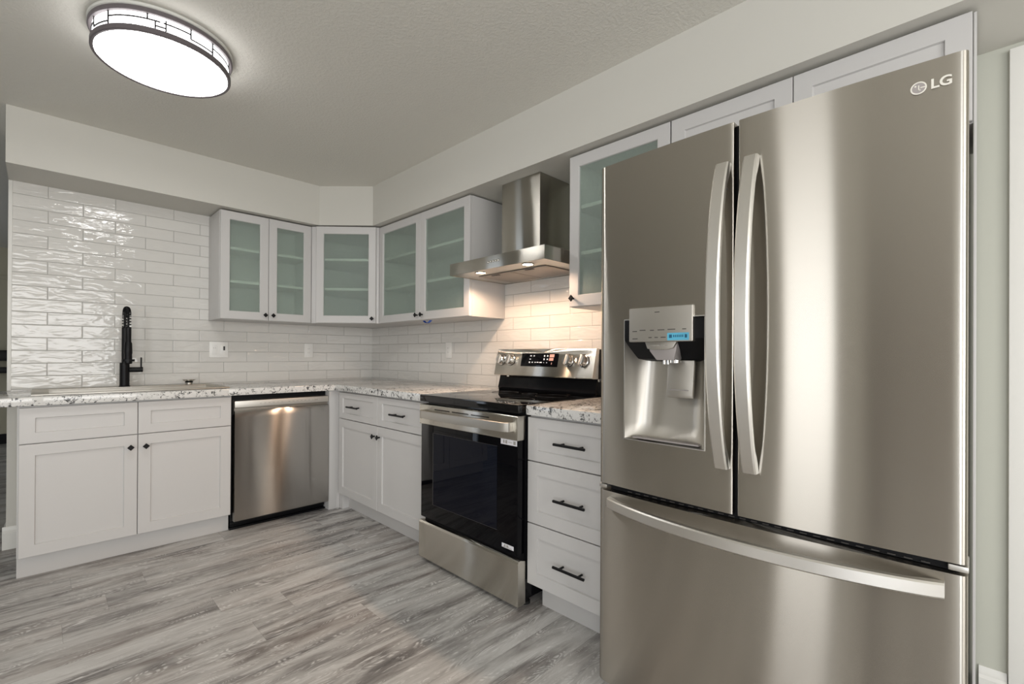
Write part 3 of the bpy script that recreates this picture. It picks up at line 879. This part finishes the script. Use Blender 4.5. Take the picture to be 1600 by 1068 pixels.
# end panel at the refrigerator's far side
b = MB(); b.box(-0.30, -0.010, -3.9775, -3.9712, 0.0, 2.128, 0.001)
o = b.build('refrigerator_end_panel', 'cab'); tag(o, 'thin tall white end panel between refrigerator and doorway', 'panel')

# ------------------------------------------------------------------ refrigerator
YF0, YF1 = -3.0655, -3.9640
t = thing('refrigerator', 'large stainless steel French-door refrigerator with bottom freezer drawer', 'refrigerator', (0, YF0, 0), RW)
w = YF0 - YF1
DF, CR = -0.836, 0.020            # door front at its outer edges, extra crown at the middle
def crown(x):
    s = (x - w / 2) / (w / 2); return DF - CR * (1 - s * s)


b = MB(); b.box(0.006, w - 0.006, -0.740, -0.04, 0.02, 1.752, 0.004); b.build('body', 'logogrey', t)
for x in (0.05, w - 0.05):
    b = MB(); b.lathe([(0.025, 0), (0.025, 0.022)], 16, x, -0.69); b.build('foot', 'rubber', t)


def curved_slab(x0, x1, z0, z1, yb, rl=0.010, rr=0.010, n=22):
    """door with a crowned front and rounded vertical edges"""
    pts = []
    for i in range(6):
        a = PI / 2 * i / 5; pts.append((x0 + rl * (1 - math.sin(a)), crown(x0 + rl) + rl * (1 - math.cos(a))))
    pts = [(x0, yb)] + [(x0 + rl - rl * math.cos(PI / 2 * i / 5), crown(x0 + rl) + rl - rl * math.sin(PI / 2 * i / 5)) for i in range(6)]
    for i in range(1, n): x = x0 + rl + (x1 - rr - x0 - rl) * i / n; pts.append((x, crown(x)))
    pts += [(x1 - rr + rr * math.sin(PI / 2 * i / 5), crown(x1 - rr) + rr - rr * math.cos(PI / 2 * i / 5)) for i in range(6)]
    pts.append((x1, yb))
    return pts


FS = 0.4487
# right door
b = MB(); b.prism(curved_slab(FS + 0.006, w, 0.711, 1.775, -0.748, 0.004, 0.012), 'z', 0.709, 1.775, ang=95)
rd = b.build('right_door', 'steel', t, 20)
# left door: same crowned front with an opening for the dispenser
OX0, OX1, OZ0, OZ1 = 0.103, 0.365, 0.872, 1.252
prof = curved_slab(-0.004, FS - 0.006, 0, 0, -0.748, 0.026, 0.004, 22)
prof = sorted(prof[1:-1] + [(OX0, crown(OX0)), (OX1, crown(OX1))], key=lambda p: p[0])
full = [(-0.004, -0.748)] + prof + [(FS - 0.006, -0.748)]
zs = [0.709, OZ0, OZ1, 1.775]
v, fc = [], []
for z in zs: v += [(p[0], p[1], z) for p in full]
n = len(full)
for i in range(3):
    for j in range(n - 1):
        if i == 1 and full[j][0] >= OX0 - 1e-6 and full[j + 1][0] <= OX1 + 1e-6: continue
        fc.append((i * n + j, i * n + j + 1, (i + 1) * n + j + 1, (i + 1) * n + j))
    fc.append((i * n + n - 1, i * n, (i + 1) * n, (i + 1) * n + n - 1))
fc.append(tuple(range(n))); fc.append(tuple(range(3 * n, 4 * n)))
b = MB(); b.poly(v, fc); ld = b.build('left_door', 'steel', t, 20)
# recess: scooped stainless cavity open to the front
b = MB()
cy_f = lambda x: crown(x) + 0.0008
xm_ = (OX0 + OX1) / 2
secs = []
for (z, dep) in ((OZ0, 0.030), (OZ0 + 0.012, 0.052), (OZ0 + 0.05, 0.068), (1.10, 0.088), (1.17, 0.094), (OZ1, 0.094)):
    row = []
    for i in range(17):
        s = i / 16; x = OX0 + (OX1 - OX0) * s
        q = min(s, 1 - s) / 0.30
        dd = dep * (1 - (1 - min(q, 1)) ** 3.2) if q < 1 else dep
        row.append((x, cy_f(x) + dd, z))
    secs.append(row)
v = sum(secs, []); fc = []
for i in range(len(secs) - 1):
    for j in range(16): fc.append((i * 17 + j, i * 17 + j + 1, (i + 1) * 17 + j + 1, (i + 1) * 17 + j))
v0 = len(v); v += [(p[0], cy_f(p[0]), OZ0) for p in secs[0]]
for j in range(16): fc.append((v0 + j, v0 + j + 1, j + 1, j))
v1 = len(v); v += [(p[0], cy_f(p[0]), OZ1) for p in secs[0]]; top = (len(secs) - 1) * 17
for j in range(16): fc.append((top + j, top + j + 1, v1 + j + 1, v1 + j))
b.poly(v, fc); b.build('dispenser_recess', 'steel_s', ld, 50)
# bright thin surround of the opening
b = MB(); e = 0.003
def strip(x0, x1, z0, z1):
    N_ = 10; vv = []; ff = []
    for i in range(N_ + 1):
        x = x0 + (x1 - x0) * i / N_
        vv += [(x, crown(x) - 0.0015, z0), (x, crown(x) - 0.0015, z1), (x, crown(x) + 0.006, z0), (x, crown(x) + 0.006, z1)]
    for i in range(N_):
        a = i * 4; c = a + 4
        ff += [(a, c, c + 1, a + 1), (a + 1, c + 1, c + 3, a + 3), (a + 3, c + 3, c + 2, a + 2), (a + 2, c + 2, c, a)]
    ff += [(0, 1, 3, 2), (N_ * 4, N_ * 4 + 2, N_ * 4 + 3, N_ * 4 + 1)]
    b.poly(vv, ff)
strip(OX0 - e, OX0, OZ0 - e, OZ1 + e); strip(OX1, OX1 + e, OZ0 - e, OZ1 + e); strip(OX0, OX1, OZ0 - e, OZ0); strip(OX0, OX1, OZ1, OZ1 + e)
b.build('dispenser_surround', 'handle', ld)
# drip grille
b = MB()
b.box(OX0 + 0.03, OX1 - 0.02, crown(xm_) + 0.006, crown(xm_) + 0.040, OZ0 + 0.004, OZ0 + 0.009, 0.002)
b.build('drip_tray', 'logogrey', ld)
# black upper housing and control panel
b = MB()
yb = crown(xm_)
b.prism([(yb + 0.0008, OZ1 - 0.002), (yb + 0.0008, 1.190), (yb + 0.010, 1.182), (yb + 0.060, 1.128), (yb + 0.092, 1.120), (yb + 0.092, OZ1 - 0.002)], 'x', OX0 + 0.002, OX1 - 0.002, 0.0015)
b.build('dispenser_housing', 'gap', ld)
b = MB(); CX0, CX1 = 0.128, 0.334
b.box(CX0, CX1, yb - 0.0115, yb + 0.012, 1.181, 1.287, 0.004, 3); dpn = b.build('dispenser_panel', 'steel_s', ld)
b = MB(); yp = yb - 0.0115
for (x, z, ww) in ((.141, 1.214, .016), (.166, 1.217, .020), (.201, 1.216, .013), (.226, 1.2165, .022), (.258, 1.217, .024), (.303, 1.217, .012),
                   (.141, 1.191, .018), (.196, 1.194, .011), (.216, 1.194, .011), (.236, 1.194, .016), (.216, 1.271, .016)):
    b.box(x, x + ww, yp - 0.0004, yp + 0.001, z - 0.0012, z + 0.0012)
b.build('panel_print', 'ink', dpn)
b = MB(); b.box(0.2575, 0.3235, yp - 0.0008, yp + 0.001, 1.1845, 1.2065, 0.0); sk = b.build('energy_sticker', 'blue', dpn); sk['label'] = 'small bright blue film sticker'
b = MB()
b.box(0.263, 0.272, yp - 0.0011, yp, 1.1915, 1.2015); b.box(0.311, 0.318, yp - 0.0011, yp, 1.1915, 1.2015)
for i in range(6): b.box(0.276 + i * 0.0055, 0.279 + i * 0.0055, yp - 0.0011, yp, 1.1935, 1.2005)
b.build('sticker_print', 'bluedark', dpn)
# spout and paddle
b = MB()
b.prism([(0.180, 1.180), (0.190, 1.152), (0.212, 1.125), (0.268, 1.125), (0.276, 1.158), (0.278, 1.180)], 'y', yb + 0.008, yb + 0.060, 0.003)
sp = b.build('spout_block', 'logogrey', ld)
b = MB(); b.prism([(0.178, 1.181), (0.186, 1.160), (0.205, 1.157), (0.250, 1.157), (0.270, 1.162), (0.281, 1.181)], 'y', yb - 0.001, yb + 0.010, 0.002); b.build('spout_cap', 'steel_s', sp)
b = MB()
for i in range(4): b.box(0.205 + i * 0.013, 0.214 + i * 0.013, yb - 0.0014, yb, 1.1685, 1.1712)
b.build('cap_print', 'inkfaint', sp)
b = MB()
for x in (0.228, 0.240): b.cyl((x, yb + 0.030, 1.126), (x, yb + 0.030, 1.112), 0.004, 12)
b.cyl((0.262, yb + 0.034, 1.126), (0.262, yb + 0.034, 1.117), 0.016, 18)
b.build('nozzle', 'chrome', sp)
b = MB()
b.prism([(yb + 0.062, 1.125), (yb + 0.050, 1.02), (yb + 0.053, 1.010), (yb + 0.060, 1.008), (yb + 0.074, 1.125)], 'x', 0.224, 0.308, 0.003)
pd = b.build('paddle', 'steel_s', ld)
b = MB(); b.box(0.235, 0.295, yb + 0.0505, yb + 0.056, 1.032, 1.035); b.build('paddle_groove', 'logogrey', pd)


def door_handle(parent, xc, hw=0.0175):
    """bowed vertical bar whose ends return to the door"""
    z0, z1 = 0.832, 1.664; N = 40; secs = []
    for i in range(N + 1):
        s = -1 + 2 * i / N; z = (z0 + z1) / 2 + (z1 - z0) / 2 * s
        yo = crown(xc) - 0.022 - 0.070 * (1 - s * s) ** 0.85
        th = 0.016
        edge = (1 - abs(s)) / 0.16
        yi = yo + th
        yd = crown(xc) + 0.001
        if edge < 1: yi = yd + (yi - yd) * (edge ** 0.8)
        yi = min(max(yi, yo + th), yd)
        c = 0.004
        secs.append([(xc - hw + c, yo, z), (xc + hw - c, yo, z), (xc + hw, yo + c, z), (xc + hw, yi, z), (xc - hw, yi, z), (xc - hw, yo + c, z)])
    v = sum(secs, []); fc = []
    for i in range(N):
        for j in range(6): fc.append((i * 6 + j, i * 6 + (j + 1) % 6, (i + 1) * 6 + (j + 1) % 6, (i + 1) * 6 + j))
    fc.append(tuple(range(6))); fc.append(tuple(range(N * 6, N * 6 + 6)))
    mb = MB(); mb.poly(v, fc, 0.0); return mb.build('handle', 'handle', parent, 30)


door_handle(ld, 0.4185); door_handle(rd, 0.4905)
for z in (0.885, 1.590):
    b = MB(); b.cyl((0.4318, crown(0.41) - 0.018, z), (0.4328, crown(0.41) - 0.018, z), 0.003, 12); b.build('set_screw', 'ink', ld)
# logo on the right door
lx, lz = 0.8205, 1.7205
ymap = lambda x: crown(x) - 0.0006
b = MB()
tan = (crown(lx + 0.01) - crown(lx - 0.01)) / 0.02
LM = Matrix.Translation((lx, ymap(lx), lz)) @ Matrix.Rotation(math.atan(tan), 4, 'Z') @ FRONT
b.lathe([(0.0135, 0.0), (0.0135, 0.0012)], 32, mat=LM); lg = b.build('maker_logo', 'logogrey', rd)
b = MB()
b.lathe([(0.0110, 0.0), (0.0135, 0.0), (0.0135, 0.0016), (0.0110, 0.0016)], 32, mat=LM, cap=False)
b.box(-0.0008, 0.0011, -0.0058, 0.0058, 0.0008, 0.0017, 0, 2, LM); b.box(-0.0008, 0.0034, -0.0058, -0.0040, 0.0008, 0.0017, 0, 2, LM)
b.box(0.0030, 0.0122, -0.0010, 0.0010, 0.0008, 0.0017, 0, 2, LM); b.lathe([(0.0018, 0.0008), (0.0018, 0.0017)], 12, mat=LM @ Matrix.Translation((-0.0052, 0.0048, 0)))
b.build('emblem_lines', 'logo', lg)
me = text_mesh('LG', 0.0285, LM @ Matrix.Translation((0.0365, 0.0, 0.0012)), 0.0010, 0.0007)
b = MB(); b.bm.from_mesh(me); b.build('logo_letters', 'logo', lg)
# freezer drawer
b = MB(); b.prism(curved_slab(-0.004, w + 0.0005, 0, 0, -0.748, 0.026, 0.012, 30), 'z', 0.045, 0.686, ang=95)
fd = b.build('freezer_drawer', 'steel', t, 20)
secs = []; N = 44; zc_ = 0.652; hh = 0.0165
HX0, HX1 = 0.046, 0.864
for i in range(N + 1):
    s = -1 + 2 * i / N; x = (HX0 + HX1) / 2 + (HX1 - HX0) / 2 * s
    cr = crown(x); yo = cr - 0.020 - 0.062 * (1 - s * s) ** 0.85; th = 0.018
    edge = (1 - abs(s)) / 0.12; yi = yo + th; yd = cr + 0.001
    if edge < 1: yi = yd + (yi - yd) * edge ** 0.8
    yi = min(max(yi, yo + th), yd); c = 0.004
    secs.append([(x, yo, zc_ - hh + c), (x, yo, zc_ + hh - c), (x, yo + c, zc_ + hh), (x, yi, zc_ + hh), (x, yi, zc_ - hh), (x, yo + c, zc_ - hh)])
v = sum(secs, []); fc = []
for i in range(N):
    for j in range(6): fc.append((i * 6 + j, i * 6 + (j + 1) % 6, (i + 1) * 6 + (j + 1) % 6, (i + 1) * 6 + j))
fc.append(tuple(range(6))); fc.append(tuple(range(N * 6, N * 6 + 6)))
b = MB(); b.poly(v, fc); b.build('handle', 'handle', fd, 30)
# dark seam between doors and drawer, with its gasket ribs
b = MB(); b.box(0.035, w - 0.012, -0.815, -0.74, 0.687, 0.708); sm = b.build('door_seam', 'gap', t)
b = MB()
for i in range(26):
    x = 0.10 + i * 0.029
    b.box(x, x + 0.015, -0.818, -0.8149, 0.690, 0.6925, 0, 2)
b.build('seam_ribs', 'ink', sm)
b = MB(); b.box(0.0, 0.030, crown(0.02) + 0.004, -0.75, 0.692, 0.704, 0.003); b.build('hinge_bracket', 'steelcap', t)
b = MB(); b.box(w - 0.030, w + 0.002, crown(w - 0.02) + 0.004, -0.75, 0.692, 0.705, 0.003); b.build('hinge_bracket', 'steelcap', t)
b = MB(); b.box(FS - 0.0055, FS + 0.0055, -0.835, -0.748, 0.711, 1.770); b.build('door_gasket', 'gap', t)
for x in (0.02, w - 0.11):
    b = MB(); b.box(x, x + 0.09, -0.80, -0.60, 1.7525, 1.774, 0.004); b.build('hinge_cover', 'dark', t)

# ------------------------------------------------------------------ ceiling light
LXc, LYc = -1.818, -1.560
t = thing('ceiling_light', 'round flush ceiling light glowing white with a latticed rim', 'ceiling light', (LXc, LYc, ZC))
b = MB(); b.lathe([(0.238, 0.0), (0.246, -0.004), (0.246, -0.014), (0.238, -0.018)], 72); b.build('base_plate', 'lampbase', t)
b = MB(); b.lathe([(0.226, -0.016), (0.242, -0.016), (0.244, -0.020), (0.244, -0.030), (0.240, -0.033), (0.226, -0.033)], 72, cap=False); b.build('upper_ring', 'lampring', t)
b = MB(); b.lathe([(0.231, -0.086), (0.235, -0.083), (0.237, -0.086), (0.237, -0.103), (0.233, -0.106), (0.225, -0.104)], 72, cap=False); b.build('lower_ring', 'lampring', t)
b = MB(); b.lathe([(0.229, -0.017), (0.229, -0.098)], 72, cap=False); b.build('side_shade', 'lampside', t)
b = MB(); b.lathe([(0.2285, -0.096), (0.226, -0.101), (0.150, -0.105), (0.0001, -0.106)], 72, cap=False); b.build('diffuser', 'lampdiff', t)
b = MB(); rr = 0.2305; T = 0.0024
def vbar(a, z0, z1):
    a = R(a); m = Matrix.Rotation(a, 4, 'Z'); b.box(rr - 0.001, rr + T, -T, T, z0, z1, 0, 2, m)
def hbar(a0, a1, z):
    n_ = max(3, int((a1 - a0) / 3)); vv = []; ff = []
    for i in range(n_ + 1):
        a = R(a0 + (a1 - a0) * i / n_)
        for (q, zz) in ((rr - .001, z - T), (rr + T, z - T), (rr + T, z + T), (rr - .001, z + T)): vv.append((q * math.cos(a), q * math.sin(a), zz))
    for i in range(n_):
        for j in range(4): ff.append((i * 4 + j, i * 4 + (j + 1) % 4, i * 4 + 4 + (j + 1) % 4, i * 4 + 4 + j))
    b.poly(vv, ff)
za, zb_, zc1, zd = -0.033, -0.052, -0.070, -0.090
for k in range(4):
    o_ = k * 90 + 192
    vbar(o_, za, zc1); hbar(o_ - 22, o_, zb_); vbar(o_ + 22, za, zd); hbar(o_, o_ + 22, zc1)
    hbar(o_ + 22, o_ + 66, zb_); vbar(o_ + 56, za, zb_); vbar(o_ + 62, zb_, zd); hbar(o_ + 62, o_ + 70, zc1); vbar(o_ + 70, zb_ + 0.012, zd)
b.build('lattice', 'lattice', t)

# ------------------------------------------------------------------ outlets on the splashback
t = thing('wall_outlet', 'white double-gang outlet plate on the tile right of the faucet', 'outlet', (-1.249, -0.008, 1.166))
b = MB(); b.box(-0.060, 0.060, -0.006, -0.0005, -0.058, 0.058, 0.002); b.build('plate', 'outlet', t)
for x in (-0.028, 0.028):
    b = MB(); b.box(x - 0.017, x + 0.017, -0.0085, -0.006, -0.034, 0.034, 0.001); ins = b.build('insert', 'outlet', t)
    if x > 0:
        b = MB(); b.box(x + 0.000, x + 0.011, -0.0095, -0.0085, -0.004, 0.026); b.build('slot', 'slot', ins)
    else:
        for q in (-0.006, 0.006):
            b = MB(); b.box(x + q - 0.001, x + q + 0.001, -0.0088, -0.0085, 0.008, 0.018); b.build('slot', 'inkfaint', ins)
t = thing('wall_outlet', 'white single outlet plate on the back tile above the dishwasher', 'outlet', (-0.592, -0.008, 1.166))
b = MB(); b.box(-0.036, 0.036, -0.006, -0.0005, -0.058, 0.058, 0.002); b.build('plate', 'outlet', t)
b = MB(); b.box(-0.017, 0.017, -0.0085, -0.006, -0.034, 0.034, 0.001); ins = b.build('insert', 'outlet', t)
for z in (-0.016, 0.016):
    for x in (-0.006, 0.006):
        b = MB(); b.box(x - 0.001, x + 0.001, -0.0088, -0.0085, z - 0.005, z + 0.005); b.build('slot', 'inkfaint', ins)
t = thing('wall_outlet', 'white outlet plate on the tile between corner and range', 'outlet', (-0.008, -1.165, 1.172), RW)
b = MB(); b.box(-0.036, 0.036, -0.006, -0.0005, -0.058, 0.058, 0.002); b.build('plate', 'outlet', t)
b = MB(); b.box(-0.017, 0.017, -0.0085, -0.006, -0.034, 0.034, 0.001); ins = b.build('insert', 'outlet', t)
for z in (-0.016, 0.016):
    for x in (-0.006, 0.006):
        b = MB(); b.box(x - 0.001, x + 0.001, -0.0088, -0.0085, z - 0.005, z + 0.005); b.build('slot', 'inkfaint', ins)

# ------------------------------------------------------------------ strip of blue tape under the wall cabinet
b = MB(); N = 12; v = []; fc = []
for i in range(N + 1):
    s = i / N; y = -1.205 - 0.085 * s; z = UB - 0.0012 - 0.020 * math.sin(PI * s) * (1 - 0.3 * s)
    for dx_ in (-0.010, 0.012):
        for dz in (0.0, 0.0008): v.append((-0.265 + dx_, y, z + dz - 0.0))
for i in range(N):
    a = i * 4; c = a + 4
    fc += [(a, c, c + 2, a + 2), (a + 1, a + 3, c + 3, c + 1), (a, a + 1, c + 1, c), (a + 2, c + 2, c + 3, a + 3)]
fc += [(0, 2, 3, 1), (N * 4, N * 4 + 1, N * 4 + 3, N * 4 + 2)]
b.poly(v, fc); o = b.build('tape_strip', 'bluetape'); tag(o, 'scrap of blue tape hanging under the two-door wall cabinet', 'tape')

# ------------------------------------------------------------------ far room glimpsed past the wall's end
for z0, z1, lab in ((1.035, 1.165, 'upper black wall shelf in the far room left of the tile'), (0.885, 0.955, 'lower black wall shelf in the far room left of the tile')):
    b = MB(); b.box(-3.4, -2.2, 4.42, 4.598, z0, z1, 0.004); o = b.build('wall_shelf', 'dark'); tag(o, lab, 'shelf')

# ------------------------------------------------------------------ repeats of one kind carry a common phrase
for o in S.objects:
    if o.parent is None and o.get('category'):
        k_ = o.name.split('.')[0]
        g_ = {'wall_outlet': 'outlets on the tiled splashback', 'wall_cabinet': 'wall cabinets under the soffit',
              'corner_wall_cabinet': 'wall cabinets under the soffit', 'sink_base_cabinet': 'shaker base cabinets',
              'base_cabinet': 'shaker base cabinets', 'drawer_cabinet': 'shaker base cabinets',
              'countertop': 'granite countertops', 'wall_shelf': 'black shelves in the far room'}.get(k_)
        if g_: o['group'] = g_
